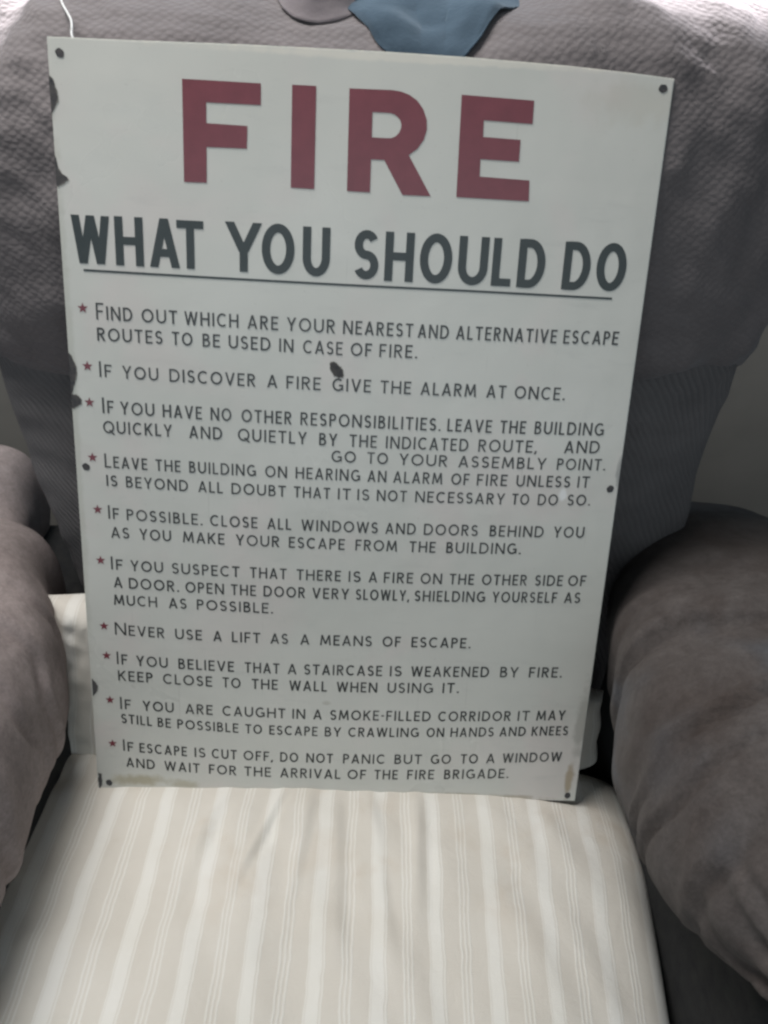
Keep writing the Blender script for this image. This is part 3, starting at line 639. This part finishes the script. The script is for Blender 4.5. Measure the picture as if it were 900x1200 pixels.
# ------------------------------------------------------------------ the sign
SU = Vector((0.99851621, 0.01281096, -0.05292695)); SV = Vector((0.04790561, 0.25548767, 0.96562472))
SN = SV.cross(SU)                            # points into the plate, away from the viewer
SIGN_AT = Vector((-0.04279395, 0.5053634, Z0 - 0.63660003))
sign = empty('fire_sign', SIGN_AT, 'white enamel fire instruction sign with red FIRE heading and chipped edges, propped in the armchair', 'sign')
sign.rotation_mode = 'QUATERNION'
sign.rotation_quaternion = Matrix((SU, SN, SV)).transposed().to_quaternion()
TH = 0.0022

def sign_part(name, me, m, parent=sign, label=None, shade=False):
    o = link(name, me, m, parent, shade)
    if label: o['label'] = label
    return o

# plate: real outline, pressed edges
outline = [(-0.2285, 0.0), (0.2285, 0.0), (0.2276, 0.6293)] + [(x / 1000, z / 1000) for x, z in TOP_EDGE[::-1][1:-1]] + [(-0.2290, 0.6322)]
bm = bmesh.new()
fv = [bm.verts.new((x, 0, z)) for x, z in outline]
f0 = bm.faces.new(fv)
bm.normal_update()
if f0.normal.y > 0: f0.normal_flip()
ret = bmesh.ops.extrude_face_region(bm, geom=[f0])
for v in [g_ for g_ in ret['geom'] if isinstance(g_, bmesh.types.BMVert)]: v.co.y += TH
bmesh.ops.recalc_face_normals(bm, faces=bm.faces[:])
bmesh.ops.bevel(bm, geom=[e for e in bm.edges if all(abs(v.co.y) < 1e-6 for v in e.verts)], offset=0.0009, segments=2, affect='EDGES')
me = bpy.data.meshes.new('mesh'); bm.to_mesh(me); bm.free()
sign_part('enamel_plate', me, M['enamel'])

class Sheet:
    """collects flat filled polygons of paint; every stroke lies a hair above the one before it"""
    def __init__(s, y=-0.00030): s.v, s.f, s.y, s.k = [], [], y, 0
    def lay(s): s.k += 1; return s.y - 0.000006 * (s.k % 7)
    def poly(s, pts):
        y = s.lay(); b = len(s.v)
        a = sum(p[0] * q[1] - q[0] * p[1] for p, q in zip(pts, pts[1:] + pts[:1]))
        if a < 0: pts = pts[::-1]
        s.v += [(p[0] / 1000, y, p[1] / 1000) for p in pts]
        s.f.append(tuple(range(b, b + len(pts))))
    def strip(s, A, B):
        y = s.lay(); b = len(s.v); n = len(A)
        s.v += [(p[0] / 1000, y, p[1] / 1000) for p in A] + [(p[0] / 1000, y, p[1] / 1000) for p in B]
        for i in range(n - 1):
            s.f.append((b + i, b + i + 1, b + n + i + 1, b + n + i))
    def mesh(s):
        me = mesh_from(s.v, s.f)
        bm = bmesh.new(); bm.from_mesh(me)
        for f in bm.faces:
            f.normal_update()
            if f.normal.y > 0: f.normal_flip()
        bmesh.ops.triangulate(bm, faces=[f for f in bm.faces if len(f.verts) > 4])
        bm.to_mesh(me); bm.free()
        return me

def arc(cx, cy, rx, ry, a0, a1, n=14):
    return [(cx + rx * math.cos(math.radians(a0 + (a1 - a0) * i / n)), cy + ry * math.sin(math.radians(a0 + (a1 - a0) * i / n))) for i in range(n + 1)]

def glyph(ch, wd, s):
    """strokes of a capital in a box wd wide and 1 high with stroke weight s (both axes in cap heights).
    V: vertical (x, y0, y1)  H: bar (y, x0, x1)  D: diagonal with level ends  C: curve  (centre lines)"""
    h = s / 2; w = wd; a = s * 0.94; ha = a / 2
    if ch == 'A': return [('D', h * 1.0, 0, w / 2, 1), ('D', w - h, 0, w / 2, 1), ('H', .30, w * .2, w * .8)]
    if ch == 'B': return [('V', h, 0, 1), ('C', [(h, 1 - ha), (w * .45, 1 - ha)] + arc(w * .48, .755, w * .9 - h - w * .48, .245 - ha, 90, -90) + [(h, .51)]),
                          ('C', [(h, .51), (w * .5, .51)] + arc(w * .52, .255 + ha / 2, w - h - w * .52, .255 - ha / 2, 90, -90) + [(h, ha)])]
    if ch == 'C': return [('C', arc(w * .56, .5, w * .56 - h, .5 - h, 48, 312, 26))]
    if ch == 'D': return [('V', h, 0, 1), ('C', [(h, 1 - ha), (w * .40, 1 - ha)] + arc(w * .42, .5, w * .58 - h, .5 - ha, 90, -90, 20) + [(h, ha)])]
    if ch == 'E': return [('V', h, 0, 1), ('H', 1 - ha, 0, w), ('H', .52, 0, w * .9), ('H', ha, 0, w)]
    if ch == 'F': return [('V', h, 0, 1), ('H', 1 - ha, 0, w), ('H', .50, 0, w * .88)]
    if ch == 'G': return [('C', arc(w * .53, .5, w * .53 - h, .5 - h, 50, 318, 26)), ('V', w - h, .08, .48), ('H', .45, w * .60, w)]
    if ch == 'H': return [('V', h, 0, 1), ('V', w - h, 0, 1), ('H', .51, 0, w)]
    if ch == 'I': return [('V', w / 2, 0, 1)]
    if ch == 'K': return [('V', h, 0, 1), ('D', h * 1.4, .40, w - h, 1), ('D', w - h * .9, 0, w * .36, .60)]
    if ch == 'L': return [('V', h, 0, 1), ('H', ha, 0, w)]
    if ch == 'M': return [('D', h, 0, w * .13 + h * .6, 1), ('D', w - h, 0, w * .87 - h * .6, 1), ('D', w / 2, .12, w * .13 + h * .6, 1), ('D', w / 2, .12, w * .87 - h * .6, 1)]
    if ch == 'N': return [('V', h, 0, 1), ('V', w - h, 0, 1), ('D', w - h, 0, h, 1)]
    if ch == 'O' or ch == 'Q':
        g_ = [('C', arc(w / 2, .5, w / 2 - h, .5 - h, 0, 360, 40))]
        if ch == 'Q': g_.append(('D', w * .98, -.10, w * .58, .28))
        return g_
    if ch == 'P': return [('V', h, 0, 1), ('C', [(h, 1 - ha), (w * .45, 1 - ha)] + arc(w * .5, .715, w * .5 - h, .285 - ha, 90, -90) + [(h, .43 + ha)])]
    if ch == 'R': return [('V', h, 0, 1), ('C', [(h, 1 - ha), (w * .45, 1 - ha)] + arc(w * .48, .725, w * .46 - h, .275 - ha, 90, -90) + [(h, .45 + ha)]), ('D', w - h, 0, w * .42, .50)]
    if ch == 'S':
        rx = w / 2 - h; ry = (1 - 2 * h) / 4
        return [('C', arc(w / 2, 1 - h - ry, rx * .96, ry, 28, 270, 22)[:-1] + arc(w / 2, h + ry, rx, ry, 90, -155, 22))]
    if ch == 'T': return [('V', w / 2, 0, 1), ('H', 1 - ha, 0, w)]
    if ch == 'U': return [('C', [(h, 1), (h, .40)] + arc(w / 2, .5 - .12, w / 2 - h, .38 - h, 180, 360, 22)[1:-1] + [(w - h, .40), (w - h, 1)])]
    if ch == 'V': return [('D', w / 2, 0, h, 1), ('D', w / 2, 0, w - h, 1)]
    if ch == 'W': return [('D', w * .27, 0, h, 1), ('D', w * .27, 0, w / 2, 1), ('D', w * .73, 0, w / 2, 1), ('D', w * .73, 0, w - h, 1)]
    if ch == 'Y': return [('V', w / 2, 0, .46), ('D', w / 2, .40, h, 1), ('D', w / 2, .40, w - h, 1)]
    if ch == '.': return [('H', .08, 0, w)]
    if ch == ',': return [('D', 0, -.12, w / 2, .15)]
    if ch == '-': return [('H', .48, 0, w)]
    return []
WIDTH = dict(A=.72, B=.56, C=.74, D=.74, E=.52, F=.50, G=.78, H=.72, I=.16, K=.64, L=.48, M=.88, N=.76, O=.86, P=.54, Q=.88, R=.60, S=.54, T=.60, U=.70, V=.70, W=1.02, Y=.66)
WIDTH.update({'.': .16, ',': .14, '-': .24})

def draw(sheet, ch, x, wd, s, cap, base, ex):
    """base(x mm) -> baseline v mm; ex: horizontal unit already in mm"""
    h = s / 2
    def T(px, py): u_ = x + px * cap; return (u_, base(u_) + py * cap)
    for g_ in glyph(ch, wd, s):
        if g_[0] == 'V':
            _, cx, y0, y1 = g_; sheet.poly([T(cx - h, y0), T(cx + h, y0), T(cx + h, y1), T(cx - h, y1)])
        elif g_[0] == 'H':
            _, cy, x0, x1 = g_; t = s * .47; sheet.poly([T(x0, cy - t), T(x1, cy - t), T(x1, cy + t), T(x0, cy + t)])
        elif g_[0] == 'D':
            _, x0, y0, x1, y1 = g_; L = math.hypot(x1 - x0, y1 - y0); k = h * L / abs(y1 - y0)
            k = min(k, h * 1.7)
            sheet.poly([T(x0 - k, y0), T(x0 + k, y0), T(x1 + k, y1), T(x1 - k, y1)])
        else:
            pts = g_[1]; n = len(pts); closed = math.dist(pts[0], pts[-1]) < 1e-6
            A, B = [], []
            for i, p in enumerate(pts):
                if closed: p0, p1 = pts[(i - 1) % (n - 1)], pts[(i + 1) % (n - 1)]
                else: p0, p1 = pts[max(i - 1, 0)], pts[min(i + 1, n - 1)]
                tx, ty = p1[0] - p0[0], p1[1] - p0[1]; L = math.hypot(tx, ty) or 1
                nx_, ny_ = -ty / L * h, tx / L * h
                A.append(T(p[0] + nx_, p[1] + ny_)); B.append(T(p[0] - nx_, p[1] - ny_))
            sheet.strip(A, B)

def word(sheet, text, u0, v0, u1, v1, cap, stroke=.145, first=1.0, gap=.20):
    body = [(c_, WIDTH[c_]) for c_ in text]
    scale = []
    tot = 0
    for i, (c_, w_) in enumerate(body):
        k = first if i == 0 else 1
        tot += w_ * k + (gap if i < len(body) - 1 else 0)
    fx = (u1 - u0) / cap / tot
    base = lambda u_: v0 + (v1 - v0) * (u_ - u0) / max(u1 - u0, 1e-6)
    x = u0
    for i, (c_, w_) in enumerate(body):
        k = first if i == 0 else 1
        jit = random.uniform(-.006, .006) * cap
        wd = w_ * fx if c_ not in 'I.,-' else w_ * min(fx, 1.1)
        if c_ in 'I.,-': x += (w_ * fx - wd) / 2 * cap * k
        draw(sheet, c_, x, wd, stroke / k * (1 + random.uniform(-.06, .06)) * (1 if k == 1 else 1.03), cap * k, lambda q: base(q) + jit, fx)
        x += ((w_ * fx + wd) / 2 if c_ in 'I.,-' else wd) * cap * k + gap * fx * cap

# big red FIRE
big = Sheet()
big.poly(FIRE_F); big.poly(FIRE_I); big.poly(FIRE_E)
sign_part('fire_heading', big.mesh(), M['red'], label='large red capitals reading FIRE')
r_ = Sheet(-0.00031)
r_.poly(FIRE_R_STEM); r_.strip(FIRE_R_BO, FIRE_R_BI); r_.poly(FIRE_R_LEG)
rm = r_.mesh()
bm = bmesh.new(); bm.from_mesh(bpy.data.objects['fire_heading'].data); bm.from_mesh(rm)
bm.to_mesh(bpy.data.objects['fire_heading'].data); bm.free()

ti = Sheet()
for ch, u0, u1, vb, vt in TITLE:
    cap = vt - vb
    draw(ti, ch, u0, (u1 - u0) / cap, 0.175, cap, lambda q, vb=vb: vb, 1)
sign_part('title_lettering', ti.mesh(), M['dark'], label='dark capitals reading WHAT YOU SHOULD DO')
ul = Sheet()
ul.strip([(x, z + 0.85) for x, z in UNDERLINE], [(x, z - 0.85) for x, z in UNDERLINE])
sign_part('underline', ul.mesh(), M['dark'])

for (x, z) in STARS:
    st = Sheet()
    st.poly([(x + r * math.cos(math.radians(90 + 36 * i)), z + r * math.sin(math.radians(90 + 36 * i))) for i, r in enumerate([4.3, 1.8] * 5)])
    sign_part('bullet_star', st.mesh(), M['red'])

for para in PARAS:
    sh = Sheet()
    # words of one line share a cap height
    for i, (t, u0, v0, u1, v1, cap) in enumerate(para):
        word(sh, t, u0, v0, u1, v1, cap, first=1.22 if i == 0 else 1.0)
    sign_part('instruction_lettering', sh.mesh(), M['black'], label='black capitals of the line beginning ' + ' '.join(w_[0].strip('.,') for w_ in para[:5]))

for (x, z) in HOLES:
    hs = Sheet()
    ph = random.uniform(0, 6)
    rr = [3.1 + 0.25 * math.sin(2 * t + ph) + 0.15 * math.sin(5 * t + 2 * ph) for t in np.linspace(0, 2 * math.pi, 26)[:-1]]
    hs.poly([(x + r * math.cos(t), z + r * math.sin(t)) for r, t in zip(rr, np.linspace(0, 2 * math.pi, 26)[:-1])])
    sign_part('screw_hole', hs.mesh(), M['rust'])
for c_ in CHIPS:
    cs_ = Sheet(-0.00036)
    jag = []
    for p_, q_ in zip(c_, c_[1:] + c_[:1]):
        for k_ in range(3):
            f_ = k_ / 3; x_, z_ = p_[0] + (q_[0] - p_[0]) * f_, p_[1] + (q_[1] - p_[1]) * f_
            on_edge = x_ < -227.3
            jag.append((x_ + (0 if on_edge else random.uniform(-.35, .35)), z_ + (0 if on_edge else random.uniform(-.3, .3))))
    mx, mz = sum(p[0] for p in c_) / len(c_), sum(p[1] for p in c_) / len(c_)
    rim = []
    for x_, z_ in jag:
        L_ = math.hypot(x_ - mx, z_ - mz) or 1; e_ = random.uniform(0.35, 1.15)
        rim.append((x_ + (x_ - mx) / L_ * e_ if x_ > -227.3 else x_, z_ + (z_ - mz) / L_ * e_))
    cs_.poly(rim); n_rim = len(cs_.f); cs_.poly(jag)
    cm = cs_.mesh()
    cm.materials.append(M['undercoat'])
    y_rim = cs_.v[0][1]
    for pl in cm.polygons: pl.material_index = 0 if abs(cm.vertices[pl.vertices[0]].co.y - y_rim) < 1e-7 else 1
    sign_part('rust_chip', cm, M['rust'])

# white cord running over the cushion down to the top edge of the sign
cp = np.array([(-0.2606, 0.8, 0.045), (-0.2506, 0.742, 0.0224), (-0.2442, 0.722, 0.0083), (-0.2339, 0.695, -0.0015), (-0.2268, 0.678, -0.0094), (-0.2217, 0.666, -0.016), (-0.2207, 0.669, -0.06)]) + np.array([0, 0, Z0])
tt = np.linspace(0, 1, 40)
cpp = np.stack([np.interp(tt, np.linspace(0, 1, len(cp)), cp[:, i]) for i in range(3)], axis=1)
cpp[:, 0] += 0.0015 * np.sin(tt * 14)
c_o = link('cord', mesh_from(*tube(cpp, 0.0009)), M['cord'])
tag(c_o, 'thin white cord hanging over the chair top to the upper left corner of the sign', 'cord')
